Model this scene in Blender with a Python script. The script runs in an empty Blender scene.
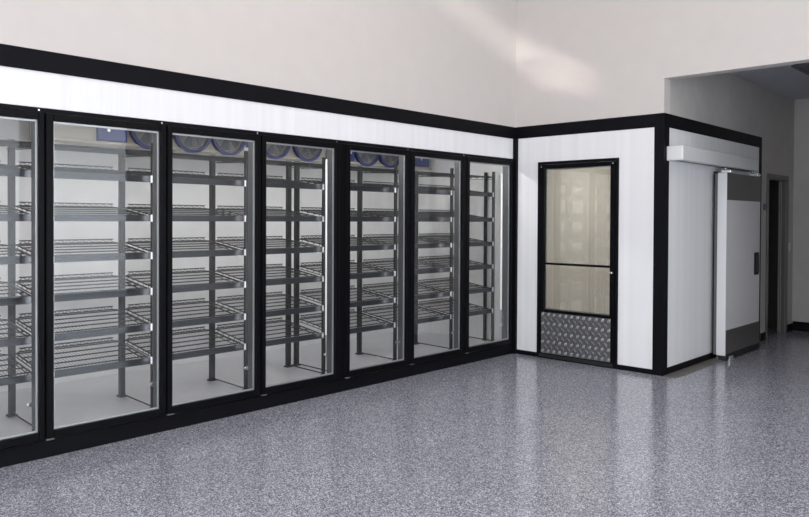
import bpy, math, random
from mathutils import Matrix, Vector
random.seed(7)
S = bpy.context.scene
COL = S.collection

# ------------------------------------------------------------------ helpers
class MB:
    """collects solids and links them as ONE mesh object"""
    def __init__(s): s.v, s.f, s.sm = [], [], []
    def box(s, x0, x1, y0, y1, z0, z1):
        b = len(s.v)
        s.v += [(x, y, z) for z in (z0, z1) for y in (y0, y1) for x in (x0, x1)]
        for q in ((0,2,3,1),(4,5,7,6),(0,1,5,4),(2,6,7,3),(0,4,6,2),(1,3,7,5)):
            s.f.append(tuple(b+i for i in q)); s.sm.append(False)
        return s
    def frame(s, axis, a, b, u0, u1, z0, z1, w, wt=None, wb=None):
        """rectangular frame, thickness a..b along axis ('x' or 'y'), opening inside"""
        wt = w if wt is None else wt; wb = w if wb is None else wb
        def bx(p0, p1, q0, q1):
            if axis == 'x': s.box(a, b, p0, p1, q0, q1)
            else: s.box(p0, p1, a, b, q0, q1)
        bx(u0, u0+w, z0, z1); bx(u1-w, u1, z0, z1)
        bx(u0+w, u1-w, z1-wt, z1); bx(u0+w, u1-w, z0, z0+wb)
        return s
    def tube(s, p, q, r, n=6, cap=True):
        p, q = Vector(p), Vector(q); d = (q-p).normalized()
        a = d.orthogonal().normalized(); c = d.cross(a); b = len(s.v)
        for o in (p, q):
            for i in range(n):
                t = 2*math.pi*i/n
                s.v.append(tuple(o + a*(r*math.cos(t)) + c*(r*math.sin(t))))
        for i in range(n):
            j = (i+1) % n
            s.f.append((b+i, b+j, b+n+j, b+n+i)); s.sm.append(n > 6)
        if cap:
            s.f.append(tuple(b+i for i in reversed(range(n)))); s.f.append(tuple(b+n+i for i in range(n)))
            s.sm += [False, False]
        return s
    def ring(s, c, r0, r1, h, n=40):
        """flat annulus facing +x with depth h"""
        b = len(s.v)
        for x in (c[0], c[0]+h):
            for r in (r0, r1):
                for i in range(n):
                    t = 2*math.pi*i/n
                    s.v.append((x, c[1]+r*math.cos(t), c[2]+r*math.sin(t)))
        for i in range(n):
            j = (i+1) % n
            for (k, l) in ((0,1),(1,3),(3,2),(2,0)):
                s.f.append((b+k*n+i, b+k*n+j, b+l*n+j, b+l*n+i)); s.sm.append(False)
        return s
    def build(s, name, mat, parent=None, bevel=0, kind=None):
        me = bpy.data.meshes.new(name)
        me.from_pydata(s.v, [], s.f)
        me.polygons.foreach_set('use_smooth', s.sm)
        me.materials.append(mat)
        import bmesh
        bm = bmesh.new(); bm.from_mesh(me); bmesh.ops.recalc_face_normals(bm, faces=bm.faces); bm.to_mesh(me); bm.free()
        o = bpy.data.objects.new(name, me); COL.objects.link(o)
        if parent:
            o.parent = parent
            o.matrix_parent_inverse = Matrix.Translation(parent.location).inverted()
        if bevel:
            m = o.modifiers.new('bevel', 'BEVEL'); m.width = bevel; m.segments = 2; m.limit_method = 'ANGLE'
        if kind: o['kind'] = kind
        return o

def thing(name, label, cat, loc, group=None):
    o = bpy.data.objects.new(name, None); COL.objects.link(o)
    o.location = loc; o.empty_display_size = .1
    o['label'] = label; o['category'] = cat
    if group: o['group'] = group
    return o
def tag(o, label, cat, group=None):
    o['label'] = label; o['category'] = cat
    if group: o['group'] = group
    return o

# ------------------------------------------------------------------ materials
def mat(name, col, rough=.5, metal=0., spec=.5, coat=0.):
    m = bpy.data.materials.new(name); m.use_nodes = True
    b = m.node_tree.nodes['Principled BSDF']
    b.inputs['Base Color'].default_value = (*col, 1); b.inputs['Roughness'].default_value = rough
    b.inputs['Metallic'].default_value = metal; b.inputs['Specular IOR Level'].default_value = spec
    b.inputs['Coat Weight'].default_value = coat
    return m
def N(m, t, **kw):
    n = m.node_tree.nodes.new(t)
    for k, v in kw.items():
        if k in n.inputs: n.inputs[k].default_value = v
        else: setattr(n, k, v)
    return n
def L(m, a, b): m.node_tree.links.new(a, b)

def painted(name, col, rough, scale=6., amt=.04, bump=.02):
    m = mat(name, col, rough); b = m.node_tree.nodes['Principled BSDF']
    tc = N(m, 'ShaderNodeTexCoord'); no = N(m, 'ShaderNodeTexNoise', Scale=scale, Detail=6.)
    L(m, tc.outputs['Object'], no.inputs['Vector'])
    r = N(m, 'ShaderNodeValToRGB')
    r.color_ramp.elements[0].position = .3; r.color_ramp.elements[1].position = .7
    r.color_ramp.elements[0].color = (*[c*(1-amt) for c in col], 1); r.color_ramp.elements[1].color = (*[min(1, c*(1+amt)) for c in col], 1)
    L(m, no.outputs['Fac'], r.inputs['Fac']); L(m, r.outputs['Color'], b.inputs['Base Color'])
    n2 = N(m, 'ShaderNodeTexNoise', Scale=160., Detail=3.); L(m, tc.outputs['Object'], n2.inputs['Vector'])
    bp = N(m, 'ShaderNodeBump', Strength=bump, Distance=.01); L(m, n2.outputs['Fac'], bp.inputs['Height']); L(m, bp.outputs['Normal'], b.inputs['Normal'])
    return m

def ribbed(name, col, axis, rough=.32, bump=.25):
    """white cold-room sheet with fine vertical micro ribs along one axis"""
    m = mat(name, col, rough); b = m.node_tree.nodes['Principled BSDF']
    tc = N(m, 'ShaderNodeTexCoord')
    w = N(m, 'ShaderNodeTexWave', Scale=9., bands_direction=axis, wave_profile='SIN'); w.inputs['Distortion'].default_value = 0
    L(m, tc.outputs['Object'], w.inputs['Vector'])
    mp = N(m, 'ShaderNodeMapping'); L(m, tc.outputs['Object'], mp.inputs['Vector'])
    mp.inputs['Scale'].default_value = (9, 9, .02)
    no = N(m, 'ShaderNodeTexNoise', Scale=1.5, Detail=4.); L(m, mp.outputs['Vector'], no.inputs['Vector'])
    ad = N(m, 'ShaderNodeMath', operation='MULTIPLY'); L(m, w.outputs['Fac'], ad.inputs[0]); L(m, no.outputs['Fac'], ad.inputs[1])
    bp = N(m, 'ShaderNodeBump', Strength=bump, Distance=.004); L(m, ad.outputs[0], bp.inputs['Height']); L(m, bp.outputs['Normal'], b.inputs['Normal'])
    r = N(m, 'ShaderNodeValToRGB'); r.color_ramp.elements[0].position = .35; r.color_ramp.elements[1].position = .65
    r.color_ramp.elements[0].color = (*[c*.955 for c in col], 1); r.color_ramp.elements[1].color = (*[min(1, c*1.02) for c in col], 1)
    L(m, no.outputs['Fac'], r.inputs['Fac']); L(m, r.outputs['Color'], b.inputs['Base Color'])
    return m

def flake_floor():
    m = mat('epoxy flake floor', (.3, .3, .33), .2); b = m.node_tree.nodes['Principled BSDF']
    tc = N(m, 'ShaderNodeTexCoord')
    v = N(m, 'ShaderNodeTexVoronoi', Scale=170.); L(m, tc.outputs['Object'], v.inputs['Vector'])
    sep = N(m, 'ShaderNodeSeparateColor'); L(m, v.outputs['Color'], sep.inputs['Color'])
    r = N(m, 'ShaderNodeValToRGB'); cr = r.color_ramp; cr.interpolation = 'CONSTANT'
    cr.elements[0].position = 0; cr.elements[0].color = (.095, .099, .125, 1)
    cr.elements[1].position = .17; cr.elements[1].color = (.20, .206, .252, 1)
    for p, c in ((.42, (.295, .302, .362)), (.68, (.40, .41, .48)), (.87, (.65, .66, .72))):
        e = cr.elements.new(p); e.color = (*c, 1)
    L(m, sep.outputs['Red'], r.inputs['Fac'])
    no = N(m, 'ShaderNodeTexNoise', Scale=1.3, Detail=5.); L(m, tc.outputs['Object'], no.inputs['Vector'])
    mr = N(m, 'ShaderNodeMapRange'); mr.inputs['To Min'].default_value = .86; mr.inputs['To Max'].default_value = 1.12
    L(m, no.outputs['Fac'], mr.inputs['Value'])
    mx = N(m, 'ShaderNodeMix', data_type='RGBA', blend_type='MULTIPLY'); mx.inputs['Factor'].default_value = 1
    L(m, r.outputs['Color'], mx.inputs['A']); L(m, mr.outputs['Result'], mx.inputs['B']); L(m, mx.outputs['Result'], b.inputs['Base Color'])
    mr2 = N(m, 'ShaderNodeMapRange'); mr2.inputs['To Min'].default_value = .11; mr2.inputs['To Max'].default_value = .21
    n3 = N(m, 'ShaderNodeTexNoise', Scale=3., Detail=4.); L(m, tc.outputs['Object'], n3.inputs['Vector'])
    L(m, n3.outputs['Fac'], mr2.inputs['Value']); L(m, mr2.outputs['Result'], b.inputs['Roughness'])
    bp = N(m, 'ShaderNodeBump', Strength=.06, Distance=.004)
    n4 = N(m, 'ShaderNodeTexNoise', Scale=45., Detail=3.); L(m, tc.outputs['Object'], n4.inputs['Vector'])
    L(m, n4.outputs['Fac'], bp.inputs['Height']); L(m, bp.outputs['Normal'], b.inputs['Normal'])
    return m

def glass(name, tint, ior, rough=0., gain=1.0):
    m = bpy.data.materials.new(name); m.use_nodes = True; nt = m.node_tree; nt.nodes.clear()
    o = N(m, 'ShaderNodeOutputMaterial'); mx = N(m, 'ShaderNodeMixShader')
    t = N(m, 'ShaderNodeBsdfTransparent'); t.inputs['Color'].default_value = (*tint, 1)
    g = N(m, 'ShaderNodeBsdfGlossy'); g.inputs['Roughness'].default_value = rough
    fr = N(m, 'ShaderNodeFresnel', IOR=ior)
    ge = N(m, 'ShaderNodeNewGeometry')          # reflect on outward faces only
    k = N(m, 'ShaderNodeMath', operation='SUBTRACT'); k.inputs[0].default_value = 1; L(m, ge.outputs['Backfacing'], k.inputs[1])
    k2 = N(m, 'ShaderNodeMath', operation='MULTIPLY'); L(m, fr.outputs[0], k2.inputs[0]); L(m, k.outputs[0], k2.inputs[1])
    L(m, k2.outputs[0], mx.inputs[0]); L(m, t.outputs[0], mx.inputs[1]); L(m, g.outputs[0], mx.inputs[2]); L(m, mx.outputs[0], o.inputs['Surface'])
    return m

def emit(name, col, st):
    m = mat(name, col, .4); b = m.node_tree.nodes['Principled BSDF']
    b.inputs['Emission Color'].default_value = (*col, 1); b.inputs['Emission Strength'].default_value = st
    return m

M = dict(
    wall=painted('warm white wall paint', (.645, .605, .583), .75, amt=.015),
    hall=painted('shaded wall paint', (.54, .515, .495), .75),  # darker copy of the wall paint, the hall's dimness put into it
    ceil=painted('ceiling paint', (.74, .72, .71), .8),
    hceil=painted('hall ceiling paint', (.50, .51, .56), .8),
    panel_y=ribbed('white ribbed panel', (.885, .885, .91), 'Y'),
    panel_x=ribbed('white smooth panel', (.89, .89, .91), 'X', bump=.08),
    cold=painted('cold room lining', (.885, .875, .868), .4),
    warmcold=painted('cream cold room lining', (.72, .695, .645), .5),
    coldfloor=painted('cold room floor', (.70, .70, .73), .3),
    black=mat('satin black trim', (.005, .005, .0075), .45, spec=.1),
    blackdoor=mat('black door extrusion', (.0035, .0035, .0048), .36, spec=.09),
    mullion=mat('grey anodised mullion', (.17, .175, .18), .36, .6),
    gasket=mat('grey gasket', (.12, .12, .125), .6),
    spacer=mat('bright glass spacer', (.62, .62, .64), .35, .6),
    chrome=mat('bright chrome', (.9, .9, .92), .18, 1.),
    post=mat('dark grey epoxy post', (.045, .046, .048), .4, .3),
    wire=mat('grey epoxy wire', (.062, .062, .066), .35, .4),
    rail=mat('steel shelf rail', (.075, .08, .092), .3, .6),
    siderail=mat('bright galvanised side rail', (.68, .68, .69), .35, .45),
    clip=mat('white shelf clip', (.88, .88, .9), .25, .2),
    cream=painted('cream evaporator housing', (.52, .48, .41), .45),
    blue=mat('blue fan plastic', (.03, .05, .22), .35),
    ring=mat('blue fan ring', (.035, .045, .17), .4),
    fan=mat('grey fan blade', (.13, .137, .15), .5),
    guard=mat('grey fan guard', (.20, .205, .225), .5, .2),
    label=mat('white sticker', (.8, .8, .82), .4),
    steel=mat('dull stainless sheet', (.20, .19, .185), .4, .7),
    tread=mat('aluminium tread plate', (.20, .198, .205), .36, .7),
    glintbump=mat('tread bumps with painted glint', (.46, .46, .47), .4, .6),  # brighter reflection of one bump direction put into its metal colour
    doorwhite=mat('white door sheet', (.74, .74, .76), .35),
    rubber=mat('black rubber', (.015, .015, .017), .6),
    plastic=mat('white plastic', (.75, .75, .76), .4),
    alu=mat('dull aluminium door jamb', (.18, .175, .17), .4, .4),
    dark=painted('storeroom gloom', (.05, .045, .04), .8),  # near-black, so the unlit room's darkness sits in the colour
    floorstrip=painted('dark floor strip', (.13, .122, .115), .6, amt=.15),
    floor=flake_floor(),
    glass=glass('clear display glass', (.955, .96, .96), 1.42),
    tintglass=glass('bronze tinted glass', (.86, .85, .82), 2.35, .01),
    tube=emit('lit white light tube', (1., 1., 1.), .42),
    tubeoff=mat('unlit light tube', (.52, .53, .55), .3),
)

# ------------------------------------------------------------------ measures
H, HB, W, D = 2.60, 2.466, 1.763, 2.89
ZF = 2.236                     # bottom of the white fascia
ZL, ZC = 2.94, 3.246           # lintel soffit, hall ceiling
CEIL = 5.5
XR, YF = 8.5, -11.0            # right wall, storefront
YH = 4.26                      # hall end wall
YL = -6.6                      # left end of the cooler front (outside the frame)

# ------------------------------------------------------------------ the room
MB().box(-.1, XR+.1, YF-.2, YH+.1, -.1, 0).build('floor', M['floor'], kind='structure')
MB().box(-.2, XR+.1, YF-.1, .14, CEIL, CEIL+.1).build('ceiling', M['ceil'], kind='structure')
wl = MB().box(-.15, 0, YF, 0, H, CEIL); wl.box(-.15, 0, YF, YL-.12, 0, H)
wl.build('wall_left', M['wall'], kind='structure')
wb = MB().box(0, W, 0, .14, H, CEIL); wb.box(W, XR, 0, .14, ZL, CEIL); wb.box(4.4, XR, 0, .14, 0, ZL)
wb.box(-.15, 0, 0, .14, H, CEIL)
wb.build('wall_back', M['wall'], kind='structure')
# right wall and storefront wall, with glazed openings (behind the camera)
def wall_with_openings(name, axis, a, b, u0, u1, z1, ops, slot=None):
    m = MB()
    def bx(p0, p1, q0, q1):
        if p1-p0 < 1e-4 or q1-q0 < 1e-4: return
        if axis == 'x': m.box(a, b, p0, p1, q0, q1)
        else: m.box(p0, p1, a, b, q0, q1)
    cur = u0
    for (p0, p1, q0, q1) in ops:
        bx(cur, p0, 0, z1); bx(p0, p1, 0, q0); bx(p0, p1, q1, z1); cur = p1
    bx(cur, u1, 0, z1)
    return m
front_ops = [(.6, 2.4, .1, 3.3), (2.6, 4.4, .1, 3.3), (4.6, 6.9, .1, 4.6), (7.1, 8.3, .1, 3.3)]
right_ops = [(-7.7, -6.7, .1, 3.3), (-5.5, -4.6, .1, 3.3), (-4.1, -2.3, .1, 3.3), (-2.0, -.4, .1, 3.3)]
wall_with_openings('wall_front', 'y', YF-.15, YF, 0, XR, CEIL, front_ops).build('wall_front', M['wall'], kind='structure')
wall_with_openings('wall_right', 'x', XR, XR+.15, YF-.15, .14, CEIL, right_ops).build('wall_right', M['wall'], kind='structure')
for i, (p0, p1, q0, q1) in enumerate(front_ops):
    f = MB().frame('y', YF-.11, YF-.05, p0, p1, q0, q1, .06).build('window_%d' % (i+1), M['black'], kind='structure')
    MB().box(p0+.06, p1-.06, YF-.085, YF-.075, q0+.06, q1-.06).build('pane', M['glass'], f)
for i, (p0, p1, q0, q1) in enumerate(right_ops):
    f = MB().frame('x', XR+.05, XR+.11, p0, p1, q0, q1, .06).build('window_%d' % (i+5), M['black'], kind='structure')
    MB().box(XR+.075, XR+.085, p0+.06, p1-.06, q0+.06, q1-.06).build('pane', M['glass'], f)

# hallway
T = .09
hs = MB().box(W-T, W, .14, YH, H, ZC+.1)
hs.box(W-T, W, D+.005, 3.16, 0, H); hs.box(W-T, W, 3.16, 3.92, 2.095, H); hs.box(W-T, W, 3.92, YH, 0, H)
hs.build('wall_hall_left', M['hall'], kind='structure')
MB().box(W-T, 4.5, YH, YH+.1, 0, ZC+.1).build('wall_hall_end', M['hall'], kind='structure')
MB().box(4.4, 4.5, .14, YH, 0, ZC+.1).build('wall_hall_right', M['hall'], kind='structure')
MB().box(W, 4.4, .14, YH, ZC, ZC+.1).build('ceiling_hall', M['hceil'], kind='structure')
bh = MB().box(W+.014, 4.4, YH-.014, YH, 0, .13)
bh.build('baseboard_hall_end', M['black'], kind='structure')
b2 = MB().box(W, W+.014, D+.03, 3.09, 0, .1); b2.box(W, W+.014, 3.99, YH, 0, .1)
b2.build('baseboard_hall_left', M['black'], kind='structure')
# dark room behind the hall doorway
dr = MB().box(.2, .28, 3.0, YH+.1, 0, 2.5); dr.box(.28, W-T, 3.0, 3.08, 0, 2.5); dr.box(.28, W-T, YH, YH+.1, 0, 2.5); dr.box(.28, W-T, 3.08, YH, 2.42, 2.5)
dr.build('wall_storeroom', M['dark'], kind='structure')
# its metal jamb
dj = MB().frame('x', W, W+.018, 3.10, 3.98, 0, 2.155, .065, wb=0)
dj = MB(); dj.box(W, W+.018, 3.10, 3.16, 0, 2.155); dj.box(W, W+.018, 3.92, 3.98, 0, 2.155); dj.box(W, W+.018, 3.16, 3.92, 2.095, 2.155)
dj.box(W-.05, W, 3.16, 3.175, 0, 2.095); dj.box(W-.05, W, 3.905, 3.92, 0, 2.095); dj.box(W-.05, W, 3.175, 3.905, 2.08, 2.095)
dj.box(W-.07, W-.06, 3.895, 3.92, 0, 2.08); dj.box(W-.09, W-.082, 3.895, 3.92, 0, 2.08)
dj.build('trim_1', M['alu'], kind='structure', bevel=.003)

# ------------------------------------------------------------------ cold room shell
# white fascia above the glass doors
MB().box(-.09, -.008, YL, .03, ZF, HB+.01).build('wall_cooler_fascia', M['panel_y'], kind='structure')
# black bands, posts and kick strips
MB().box(-.09, 0, YL, 0, HB, H).build('trim_2', M['black'], kind='structure')
MB().box(0, W-.1, -.004, .08, HB, H).build('trim_3', M['black'], kind='structure')
MB().box(W-.08, W+.006, .115, D, HB, H).build('trim_4', M['black'], kind='structure')
cp = MB().box(W-.095, W+.006, -.006, .02, 0, H); cp.box(W-.02, W+.006, .02, .115, 0, H)
cp.build('trim_5', M['black'], kind='structure')
MB().box(-.02, .042, -.033, .02, 0, HB).build('trim_6', M['black'], kind='structure')
MB().box(W-.08, W+.006, 2.8, D, 0, HB).build('trim_7', M['black'], kind='structure')
MB().box(.042, .31, -.006, .08, 0, .05).build('trim_8', M['black'], kind='structure')
MB().box(1.296, W-.095, -.006, .08, 0, .05).build('trim_9', M['black'], kind='structure')
MB().box(W-.08, W+.008, .115, 1.31, 0, .065).build('trim_10', M['black'], kind='structure')
MB().box(W, W+.006, 1.31, 1.40, 0, 2.09).build('trim_11', M['blackdoor'], kind='structure')
# front panel with the service-door opening
for (p0, p1, q0) in ((.03, .315, .05), (1.291, W-.02, .05), (.315, 1.291, 2.184)):
    MB().box(p0, p1, 0, .08, q0, HB).build('wall_cooler_front', M['panel_x'], kind='structure')
rp = MB().box(W-.08, W, .02, 2.8, .065, HB)
rp.build('wall_cooler_right', M['panel_y'], kind='structure')
# lining of the glass-door cooler
XB, ZI, CI = -1.68, .10, 2.50
MB().box(XB-.08, XB, YL-.1, .13, 0, CI).build('wall_cooler_rear', M['cold'], kind='structure')
MB().box(XB, -.09, .03, .10, ZI, CI).build('wall_cooler_end', M['cold'], kind='structure')
MB().box(XB, -.02, YL-.1, YL, ZI, CI).build('wall_cooler_far_end', M['cold'], kind='structure')
MB().box(XB, -.09, YL, .13, 0, ZI).build('floor_cooler', M['coldfloor'], kind='structure')
MB().box(XB-.08, -.09, YL-.1, .13, CI, CI+.08).build('ceiling_cooler', M['cold'], kind='structure')
# lining of the service cold room behind the front door
MB().box(.0, .05, .10, D-.1, 0, CI).build('wall_service_left', M['warmcold'], kind='structure')
MB().box(.05, W-.08, 2.76, 2.8, 0, CI).build('wall_service_rear', M['warmcold'], kind='structure')
MB().box(.05, W-.08, .08, 2.76, CI-.05, CI).build('ceiling_service', M['warmcold'], kind='structure')
MB().box(.05, W-.08, .08, 2.76, 0, .05).build('floor_service', M['coldfloor'], kind='structure')

# ------------------------------------------------------------------ glass door fronts
doors = [  # outer left, outer right, glass left, glass right
    (-6.04, -5.205, -5.985, -5.238), (-5.195, -4.364, -5.147, -4.407), (-4.354, -3.541, -4.314, -3.584),
    (-3.531, -2.70, -3.489, -2.746), (-2.625, -1.782, -2.572, -1.835), (-1.772, -.918, -1.717, -.978), (-.908, -.036, -.851, -.090)]
ZGT, ZGB = 2.158, .170
ZDT, ZDB = 2.205, .118
def front_frame(d, y0, y1, label, lit):
    r = thing('display_door_frame', label, 'door frame', (-.05, (y0+y1)/2, 0), 'black surrounds holding the glass cooler doors')
    MB().box(-.09, .0, y0, y1, ZDT+.004, ZF).build('header', M['black'], r)
    MB().box(-.09, .0, y0, y1, 0, ZDB-.012).build('kick_base', M['black'], r)
    MB().box(-.09, .014, y0, y1, ZDB-.012, ZDB-.004).build('sill_ledge', M['blackdoor'], r)
    edges = [y0+.006] + [(d[i][1]+d[i+1][0])/2 for i in range(len(d)-1)] + [y1-.006]
    for k, e in enumerate(edges):
        hw = .038
        if k == 0: a, b = y0, max(d[0][2]-.012, y0+.04)
        elif k == len(edges)-1: a, b = d[-1][3]+.012, y1
        else: a, b = e-hw, e+hw
        MB().box(-.12, -.024, a, b, ZDB-.004, ZDT+.004).build('mullion', M['mullion'], r, bevel=.004)
        if k > 0:
            if k in lit:
                MB().tube((-.136, a+.012, .50), (-.136, a+.012, 2.07), .012, 12).build('light_tube', M['tube'], r)
            kb = MB().box(-.125, -.105, a-.012, a, .315, .345); kb.tube((-.115, a-.012, .33), (-.115, a-.03, .33), .011, 10)
            kb.build('door_stop', M['chrome'], r)
    return r
front_frame(doors[:4], -6.1, -2.70, 'long black surround of the four left glass doors, left of the wide double post', {4})
fb = front_frame(doors[4:], -2.699, -.034, 'shorter black surround of the three right glass doors, ending at the corner', {3})
MB().box(-.02, .006, -2.697, -2.628, ZDB-.004, ZDT+.004).build('joint_strip', M['blackdoor'], fb, bevel=.003)
dlabels = [
    'black framed glass cooler door cut off by the left edge of the photo',
    'second glass cooler door from the left, the largest seen whole, blue box behind its top',
    'third glass cooler door from the left, two blue fans behind its top, single dark post behind',
    'fourth glass cooler door from the left, white tube along its right side and paired posts behind',
    'fifth glass cooler door from the left, just right of the wide double black post',
    'sixth glass cooler door from the left, second from the room corner',
    'narrow looking last glass cooler door, right beside the room corner and white front panel']
for (o0, o1, g0, g1), lab in zip(doors, dlabels):
    r = thing('glass_display_door', lab, 'door', (0, (o0+o1)/2, ZDB), 'glass cooler doors along the left wall')
    f = MB()
    X0, X1 = -.022, .014
    f.box(X0, X1, o0, g0, ZDB, ZDT); f.box(X0, X1, g1, o1, ZDB, ZDT); f.box(X0, X1, g0, g1, ZGT, ZDT); f.box(X0, X1, g0, g1, ZDB, ZGB)
    f.build('door_frame', M['blackdoor'], r, bevel=.004)
    MB().box(-.012, -.004, g0, g1, ZGB, ZGT).build('glass_pane', M['glass'], r)
    MB().frame('x', -.0215, -.0125, g0, g1, ZGB, ZGT, .012).build('spacer_bar', M['spacer'], r)
    MB().box(.0145, .0165, o0+.006, o0+.012, ZDB+.02, ZDT-.02).build('edge_seam', M['blackdoor'], r)
    hb = MB().box(-.005, .024, o0-.003, o0+.045, ZDB-.004, ZDB+.004); hb.tube((.016, o0+.006, ZDB-.004), (.016, o0+.006, ZDB+.006), .006, 10)
    hb.build('bottom_hinge', M['alu'], r)
    MB().tube((.0, o1-.03, ZDT+.014), (.006, o1-.03, ZDT+.014), .006, 10).build('top_hinge_pin', M['chrome'], r)

# ------------------------------------------------------------------ wire shelving
XF, XP = -.27, -.82          # front and rear post lines
levels = [.485, .735, 1.003, 1.27, 1.55, 1.842, 2.035]
units = [(-5.98, -5.13, 1), (-5.13, -4.305, 0), (-4.305, -3.475, 0), (-3.475, -2.63, 0), (-2.53, -1.685, 1), (-1.685, -.80, 0), (-.80, -.035, 0)]
ulabels = ['behind the glass door cut off by the left edge', 'behind the second glass door from the left', 'behind the third glass door from the left',
           'behind the fourth glass door, left of the wide double post', 'behind the fifth glass door, right of the wide double post',
           'behind the sixth glass door from the left', 'behind the last glass door by the corner']
def post_mesh(x, y, w):
    m = MB().box(x-w/2, x+w/2, y-w/2, y+w/2, ZI+.012, 2.1)
    m.box(x-w*.8, x+w*.8, y-w*.8, y+w*.8, ZI, ZI+.012)
    z = .3
    while z < 2.05:
        m.box(x+w/2, x+w/2+.002, y-.006, y+.006, z, z+.02); z += .1
    return m
def rod(m, a, b, r):
    m.tube(a, b, r, 4, False)
for (y0, y1, left), lab in zip(units, ulabels):
    r = thing('wire_shelving_unit', 'grey wire shelving unit ' + lab, 'shelving', (XF, (y0+y1)/2, ZI), 'wire shelving units inside the glass cooler')
    ps = ([y0] if left else []) + [y1]
    for y in ps:
        post_mesh(XF, y-.012, .027).build('post', M['post'], r, bevel=.003); post_mesh(XP, y+.011, .04).build('post', M['post'], r, bevel=.003)
        sb = MB().tube((XP+.03, y+.014, ZI+.02), (XF-.03, y-.01, ZI+.02), .006, 6); sb.build('foot_brace', M['wire'], r)
    a, b = y0+.032, y1-.032
    if y1 > -.1:                                   # last unit has a stiffening post against the end wall
        post_mesh(-.42, .0, .03).build('post', M['post'], r, bevel=.003)
    def deck(z, rise, top=False):
        """one wire shelf: sloped forward, long wires, cross wires, zigzag rear lip"""
        zs = lambda x: z + rise*(XF-x)/(XF-XP)
        w = MB()
        for x in (XP+.02, XP+.13, XP+.24, XP+.35, XP+.46, XF-.02):
            rod(w, (x, a, zs(x)-.006), (x, b, zs(x)-.006), .006)
        for dz in ((.0,) if top else (.0, .024)):
            rod(w, (XP, a+.03, zs(XP)+dz), (XP, b-.03, zs(XP)+dz), .0058)
        for e, s_ in ((a, .03), (b, -.03)):
            rod(w, (XP, e+s_, zs(XP)), (XP+.03, e, zs(XP+.03)), .0045)
        if not top:
            k = 26
            for i in range(k):
                y = a+.03+(b-a-.06)*i/k; y2 = a+.03+(b-a-.06)*(i+1)/k
                rod(w, (XP, y, zs(XP)+(.024 if i % 2 else 0)), (XP, y2, zs(XP)+(0 if i % 2 else .024)), .0032)
        n = int((b-a)/.0245)
        for i in range(1, n):
            y = a+(b-a)*i/n
            rod(w, (XP, y, zs(XP)+.0005), (XF-.004, y, z+.0005), .0015)
        s0 = w.build('wire_shelf', M['wire'], r)
        kids = []
        for e in (a, b):
            m = MB(); rod(m, (XP+.03, e, zs(XP+.03)), (XF-.004, e, z), .0055)
            rod(m, (XP+.03, e, zs(XP+.03)-.026), (XF-.004, e, z-.026), .004)
            for i in range(6):
                x = XP+.06+i*.085; rod(m, (x, e, zs(x)), (x, e, zs(x)-.026), .0025)
            kids.append(m.build('side_rail', M['wire'], s0))
        if top:
            kids.append(MB().tube((XF, a, z), (XF, b, z), .007, 8).build('front_rail', M['wire'], s0))
        else:
            fr = MB().box(XF-.004, XF+.006, a, b, z-.036, z+.012); fr.box(XF+.006, XF+.012, a, b, z-.036, z-.031); fr.box(XF+.006, XF+.012, a, b, z+.007, z+.012)
            kids.append(fr.build('front_rail', M['rail'], s0))
            for e, g in ((a-.012, a+.004), (b-.006, b+.008)):
                kids.append(MB().box(XF-.008, XF+.016, e, g, z-.038, z+.014).build('corner_clip', M['clip'], s0))
        return s0, kids, z
    first = None
    for z in levels:
        if z > 2: deck(z, .02, True)
        elif first is None: first = deck(z, .075)
        else:
            c = first[0].copy(); COL.objects.link(c); c.location.z = first[0].location.z + z - first[2]
            for ch in first[1]:
                d = ch.copy(); COL.objects.link(d); d.parent = c

# ------------------------------------------------------------------ evaporator fan units
XE = -1.3
def evaporator(y0, y1, fans, boxes, label, sticker=None):
    r = thing('fan_cooler_unit', label, 'fan unit', (XE-.1, (y0+y1)/2, 2.17), 'ceiling hung fan units inside the glass cooler')
    h = MB().box(XE-.3, XE, y0, y1, 2.19, CI)
    h.build('housing', M['cream'], r, bevel=.008)
    MB().box(XE-.31, XE+.02, y0-.01, y1+.01, 2.165, 2.19).build('drain_pan', M['cream'], r, bevel=.006)
    for (b0, b1) in boxes:
        bx = MB().box(XE, XE+.04, b0, b1, 2.195, CI-.02).build('terminal_box', M['blue'], r, bevel=.006)
        MB().tube((XE+.04, (b0*.65+b1*.35), 2.285), (XE+.046, (b0*.65+b1*.35), 2.285), .014, 12).build('screw', M['chrome'], bx)
    for y in fans:
        zc = 2.345
        g = MB().ring((XE+.004, y, zc), .168, .195, .05)
        g = g.build('fan_ring', M['ring'], r)
        bl = MB()
        for k in range(5):
            t = 2*math.pi*k/5+.3
            for q in range(3):
                a0 = t+q*.22; a1 = a0+.24; xo = XE+.008+q*.007
                base = len(bl.v)
                for xx in (xo, xo+.003):
                    for (rr, aa) in ((.045, a0), (.145, a0), (.145, a1), (.045, a1)):
                        bl.v.append((xx, y+rr*math.cos(aa), zc+rr*math.sin(aa)))
                for fq in ((0,1,2,3),(7,6,5,4),(0,4,5,1),(1,5,6,2),(2,6,7,3),(3,7,4,0)):
                    bl.f.append(tuple(base+i for i in fq)); bl.sm.append(False)
        bl.tube((XE+.004, y, zc), (XE+.034, y, zc), .05, 16)
        bl.build('fan_blades', M['fan'], g)
        gd = MB()
        for q in range(9):
            rr = .022+q*.0165
            gd.ring((XE+.046, y, zc), rr, rr+.008, .003, 28)
        for k in range(6):
            t = math.pi*k/6
            gd.tube((XE+.05, y-.17*math.cos(t), zc-.17*math.sin(t)), (XE+.05, y+.17*math.cos(t), zc+.17*math.sin(t)), .003, 4)
        gd.build('fan_guard', M['guard'], g)
    if sticker:
        s = MB().box(XE, XE+.004, sticker, sticker+.085, 2.2, 2.32).build('sticker', M['label'], r)
        MB().box(XE+.004, XE+.006, sticker+.012, sticker+.073, 2.245, 2.305).build('printed_patch', M['blue'], s)
    return r
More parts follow.
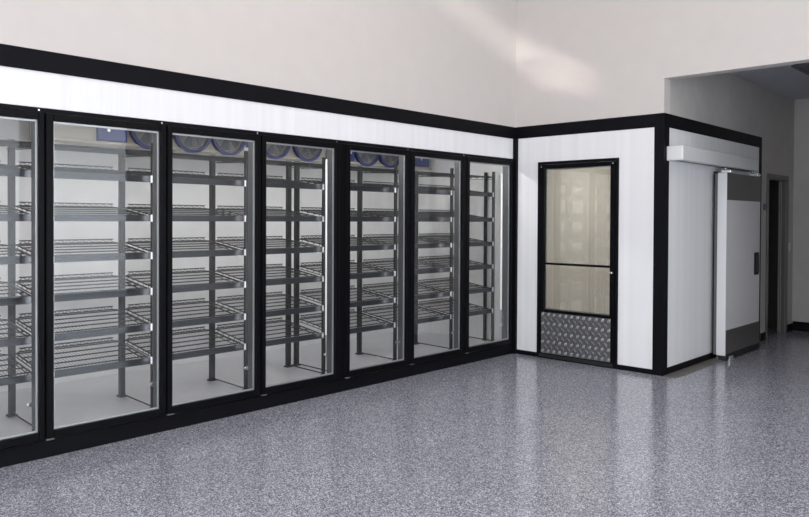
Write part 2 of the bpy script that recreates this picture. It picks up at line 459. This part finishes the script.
evaporator(-4.72, -2.72, (-3.815, -3.395, -3.0), [(-4.289, -4.03)], 'cream fan unit with three blue fans, near the tops of the second and third doors', -2.80)
evaporator(-2.66, -1.74, (-2.45, -2.02), [], 'cream fan unit with two blue fans, behind the top of the fourth glass door')
evaporator(-1.46, .0, (-1.145, -.765), [(-1.44, -1.345), (-.30, -.06)], 'cream fan unit with two fans between blue end boxes, right of the wide double post')

# ------------------------------------------------------------------ glazed service door
r = thing('service_door', 'black framed glazed door with tread plate at its foot, in the white front panel', 'door', (.8, 0, 0))
MB().frame('y', -.014, .06, .315, 1.291, 0, 2.184, .034, wt=.03, wb=.012).build('door_jamb', M['black'], r, bevel=.004)
lf = MB()
lx0, lx1, lz0, lz1 = .353, 1.253, .016, 2.149
Y0, Y1 = -.026, .03
lf.box(lx0, .411, Y0, Y1, lz0, lz1); lf.box(1.206, lx1, Y0, Y1, lz0, lz1)
lf.box(.411, 1.206, Y0, Y1, 2.105, lz1); lf.box(.411, 1.206, Y0, Y1, 1.043, 1.066); lf.box(.411, 1.206, Y0, Y1, .512, .547)
lf.box(.411, 1.206, -.016, Y1, lz0, .512)
lf.build('door_leaf', M['blackdoor'], r, bevel=.004)
MB().box(.411, 1.206, 0, .008, 1.066, 2.105).build('upper_pane', M['tintglass'], r)
MB().box(.411, 1.206, 0, .008, .547, 1.043).build('lower_pane', M['tintglass'], r)
MB().frame('y', .009, .016, .411, 1.206, .547, 2.105, .012).build('spacer_bar', M['spacer'], r)
tp = MB().box(.384, 1.222, -.030, -.027, .062, .515)
tp = tp.build('tread_plate', M['tread'], r)
nx, nz = 23, 9
pads, bars = MB(), MB()
for i in range(nx):
    for j in range(nz):
        cx = .384+.838*(i+.5)/nx; cz = .062+.453*(j+.5)/nz
        even = i % 2 == 0
        if (i+j) % 2: continue
        m = pads if even else bars
        s = 1 if even else -1
        ux, uz = .7071, .7071*s
        b = len(m.v); l, w_ = (.027, .0185) if even else (.030, .013)
        for (p, q, e) in ((-l, 0, 0), (0, -w_, 0), (l, 0, 0), (0, w_, 0), (-l*.5, 0, 1), (l*.5, 0, 1)):
            m.v.append((cx+p*ux-q*uz, -.0301-e*.0042, cz+p*uz+q*ux))
        for fq in ((0,1,4),(1,5,4),(1,2,5),(2,3,5),(3,4,5),(3,0,4)):
            m.f.append(tuple(b+k for k in fq)); m.sm.append(False)
pads.build('tread_bumps', M['glintbump'], tp)
bars.build('tread_bumps', M['tread'], tp)
for (px, pz) in ((.372, 2.128), (1.234, 2.128)):
    MB().tube((px, Y0-.003, pz), (px, Y0, pz), .007, 10).build('screw', M['chrome'], r)
MB().box(1.215, 1.245, Y0-.022, Y0, .985, 1.005).build('latch', M['chrome'], r, bevel=.003)
MB().box(.353, 1.253, Y0-.006, Y0, .016, .05).build('door_sweep', M['rubber'], r)

MB().box(W+.008, 1.918, -.006, 1.225, 0, .002).build('trim_12', M['floorstrip'], kind='structure')  # thin dark grey-brown strip along the foot of the right face
# ------------------------------------------------------------------ sliding door on the right face
DX0, DX1 = W+.07, W+.17
r = thing('sliding_door', 'white insulated sliding door with dull steel bands and black pull, on the panel side', 'door', (W+.12, 1.78, .02))
MB().box(DX0, DX1, 1.23, 2.33, .055, 2.068).build('slab', M['doorwhite'], r, bevel=.006)
MB().box(DX1, DX1+.003, 1.236, 2.33, 1.768, 2.066).build('top_plate', M['steel'], r)
MB().box(DX1, DX1+.003, 1.236, 2.33, .075, .335).build('kick_plate', M['steel'], r)
MB().box(DX0+.02, DX1+.008, 1.24, 2.33, .012, .075).build('bottom_seal', M['rubber'], r)
MB().box(DX0-.03, DX0, 1.232, 2.33, .06, 2.06).build('gasket', M['gasket'], r)
hd = MB().box(DX1, DX1+.012, 2.13, 2.27, .90, 1.165).build('pull_handle', M['black'], r, bevel=.004)
MB().box(DX1+.012, DX1+.02, 2.15, 2.25, .93, 1.135).build('recess', M['rubber'], hd)
for y in (1.33, 2.2):
    MB().box(W+.085, W+.19, y-.04, y+.07, 2.068, 2.10).build('hanger', M['chrome'], r, bevel=.004)
    MB().tube((W+.12, y, 2.10), (W+.12, y, 2.13), .014, 10).build('hanger_bolt', M['chrome'], r)
tc = thing('track_cover', 'long white boxed cover over the sliding door track, below the black band', 'cover', (W+.08, 1.15, 2.13))
MB().box(W, W+.17, .055, 2.27, 2.131, 2.276).build('cover', M['plastic'], tc, bevel=.012)
MB().box(W+.06, W+.12, .1, 2.22, 2.1305, 2.131).build('track_slot', M['gasket'], tc)
g = MB().box(W+.03, W+.20, 1.335, 1.36, 0, .008); g.box(W+.185, W+.20, 1.28, 1.40, 0, .05)
tag(g.build('floor_guide', M['chrome'], bevel=.002), 'small bright metal guide on the floor under the near edge of the sliding door', 'bracket')
g = MB().box(W+.16, W+.26, 2.36, 2.47, 0, .012)
tag(g.build('floor_stop', M['gasket'], bevel=.002), 'low grey metal stop on the floor at the far edge of the sliding door', 'bracket')

# hall fittings
sw = thing('light_switch', 'small pale switch on the hall wall just past the dark doorway', 'switch', (W, 4.07, 1.18))
MB().box(W, W+.012, 4.03, 4.11, 1.12, 1.24).build('plate', M['plastic'], sw, bevel=.003)
MB().box(W+.012, W+.018, 4.055, 4.085, 1.155, 1.205).build('rocker', M['plastic'], sw)
sw = thing('call_button', 'small grey button box on the hall wall between sliding door and doorway', 'button', (W, 3.02, 1.72))
MB().box(W-.004, W+.03, 2.98, 3.05, 1.68, 1.76).build('box', M['alu'], sw, bevel=.004)
MB().tube((W+.03, 3.015, 1.72), (W+.037, 3.015, 1.72), .016, 12).build('button', M['gasket'], sw)
v = thing('ceiling_vent', 'dark slatted vent in the hall ceiling at the right edge of the photo', 'vent', (2.78, 2.0, ZC-.03))
MB().box(2.46, 3.1, 1.69, 2.33, ZC-.012, ZC).build('backing', M['black'], v)
vf = MB()
vf.box(2.44, 2.48, 1.67, 2.35, ZC-.03, ZC-.012); vf.box(3.08, 3.12, 1.67, 2.35, ZC-.03, ZC-.012)
vf.box(2.48, 3.08, 1.67, 1.71, ZC-.03, ZC-.012); vf.box(2.48, 3.08, 2.31, 2.35, ZC-.03, ZC-.012)
vf.build('vent_frame', M['gasket'], v)
sl = MB()
for i in range(9): sl.box(2.48, 3.08, 1.74+i*.063, 1.765+i*.063, ZC-.028, ZC-.014)
sl.build('slats', M['gasket'], v)

# ------------------------------------------------------------------ light
wd = bpy.data.worlds.new('sky'); S.world = wd; wd.use_nodes = True
bg = wd.node_tree.nodes['Background']
bg.inputs['Color'].default_value = (.90, .95, 1.0, 1); bg.inputs['Strength'].default_value = 5.7
def area(name, loc, rot, sx, sy, power=0, col=(1, 1, 1), portal=False, spread=180):
    l = bpy.data.lights.new(name, 'AREA'); l.shape = 'RECTANGLE'; l.size = sx; l.size_y = sy; l.energy = power; l.color = col
    l.spread = math.radians(spread)
    if portal: l.cycles.is_portal = True
    o = bpy.data.objects.new(name, l); COL.objects.link(o); o.location = loc; o.rotation_euler = rot
    return o
for (p0, p1, q0, q1) in front_ops:
    area('window_portal', ((p0+p1)/2, YF-.2, (q0+q1)/2), (math.pi/2, 0, 0), p1-p0, q1-q0, portal=True)
for (p0, p1, q0, q1) in right_ops:
    area('window_portal', (XR+.2, (p0+p1)/2, (q0+q1)/2), (math.pi/2, 0, math.pi/2), p1-p0, q1-q0, portal=True)
# warm fill added above the shop, cooler fill and tubes, service room fill
for (x, y) in ((2.2, -3.2), (2.2, -7.2), (5.6, -3.2), (5.6, -7.2)):  # added warm light for the upper walls, no fixtures modelled
    area('upper_wall_fill', (x, y, CEIL-.06), (0, 0, 0), .6, 1.2, 40, (1, .90, .84))
for y in (-5.3, -3.9, -2.6, -1.2):  # added fill to brighten the cooler inside
    area('cooler_fill', (-.55, y, CI-.03), (0, math.radians(-12), 0), .12, 1.1, 14 if y > -2 else 12.5 if y > -3 else 10.5, (1, .985, .97))
for y in (-5.2, -4.36, -3.535, -2.66, -1.777, -.91):
    area('mullion_tube_lamp', (-.155, y+.04, 1.25), (0, math.radians(90), 0), 1.6, .02, .8, (1, .99, .98))
area('service_room_fill', (.85, 1.5, CI-.07), (0, 0, 0), .3, .9, 16.5, (1, .985, .955))  # added fill that brightens the room behind the service door glass

# unseen narrow-beam lamp outside, shaped to land a tilted band in the corner
bd = Vector((-.45, .9, 0.0)); tgt = Vector((.20, -.60, 3.545)); src = tgt - bd*12.6
bd = (tgt-src).normalized()
ln = Vector((1.2, 1.22, -1.08)); ln = (ln - bd*ln.dot(bd)).normalized()
zz = -bd; yy = zz.cross(ln)
gl = area('corner_band_lamp', src, (0, 0, 0), 2.2, .16, .95, (1, .93, .84), spread=2.2)
gl.matrix_world = Matrix(((ln.x, yy.x, zz.x, src.x), (ln.y, yy.y, zz.y, src.y), (ln.z, yy.z, zz.z, src.z), (0, 0, 0, 1)))

# ------------------------------------------------------------------ camera (fitted)
pitch, roll, yaw = -.0126, .0048, .7551
c, s = math.cos, math.sin
fw0 = Vector((-s(yaw), c(yaw), 0)); rt = Vector((c(yaw), s(yaw), 0)); up0 = Vector((0, 0, 1))
fw = fw0*c(pitch)+up0*s(pitch); up = up0*c(pitch)-fw0*s(pitch)
R_ = rt*c(roll)+up*s(roll); U_ = up*c(roll)-rt*s(roll)
cd = bpy.data.cameras.new('camera'); co = bpy.data.objects.new('camera', cd); COL.objects.link(co)
mw = Matrix((( R_.x, U_.x, -fw.x, 4.8904), (R_.y, U_.y, -fw.y, -7.0476), (R_.z, U_.z, -fw.z, 1.5397), (0, 0, 0, 1)))
co.matrix_world = mw
cd.sensor_fit = 'HORIZONTAL'; cd.sensor_width = 36; cd.lens = 736.7946/809*36
cd.shift_y = -(258.5-228.4376)/809; cd.clip_start = .05; cd.clip_end = 200
S.camera = co
vs = S.view_settings
S.display_settings.display_device = 'sRGB'
vs.view_transform = 'Standard'; vs.look = 'None'; vs.gamma = 1; vs.use_curve_mapping = False; vs.exposure = 0.0
S.cycles.max_bounces = 10; S.cycles.transparent_max_bounces = 24; S.cycles.use_denoising = True
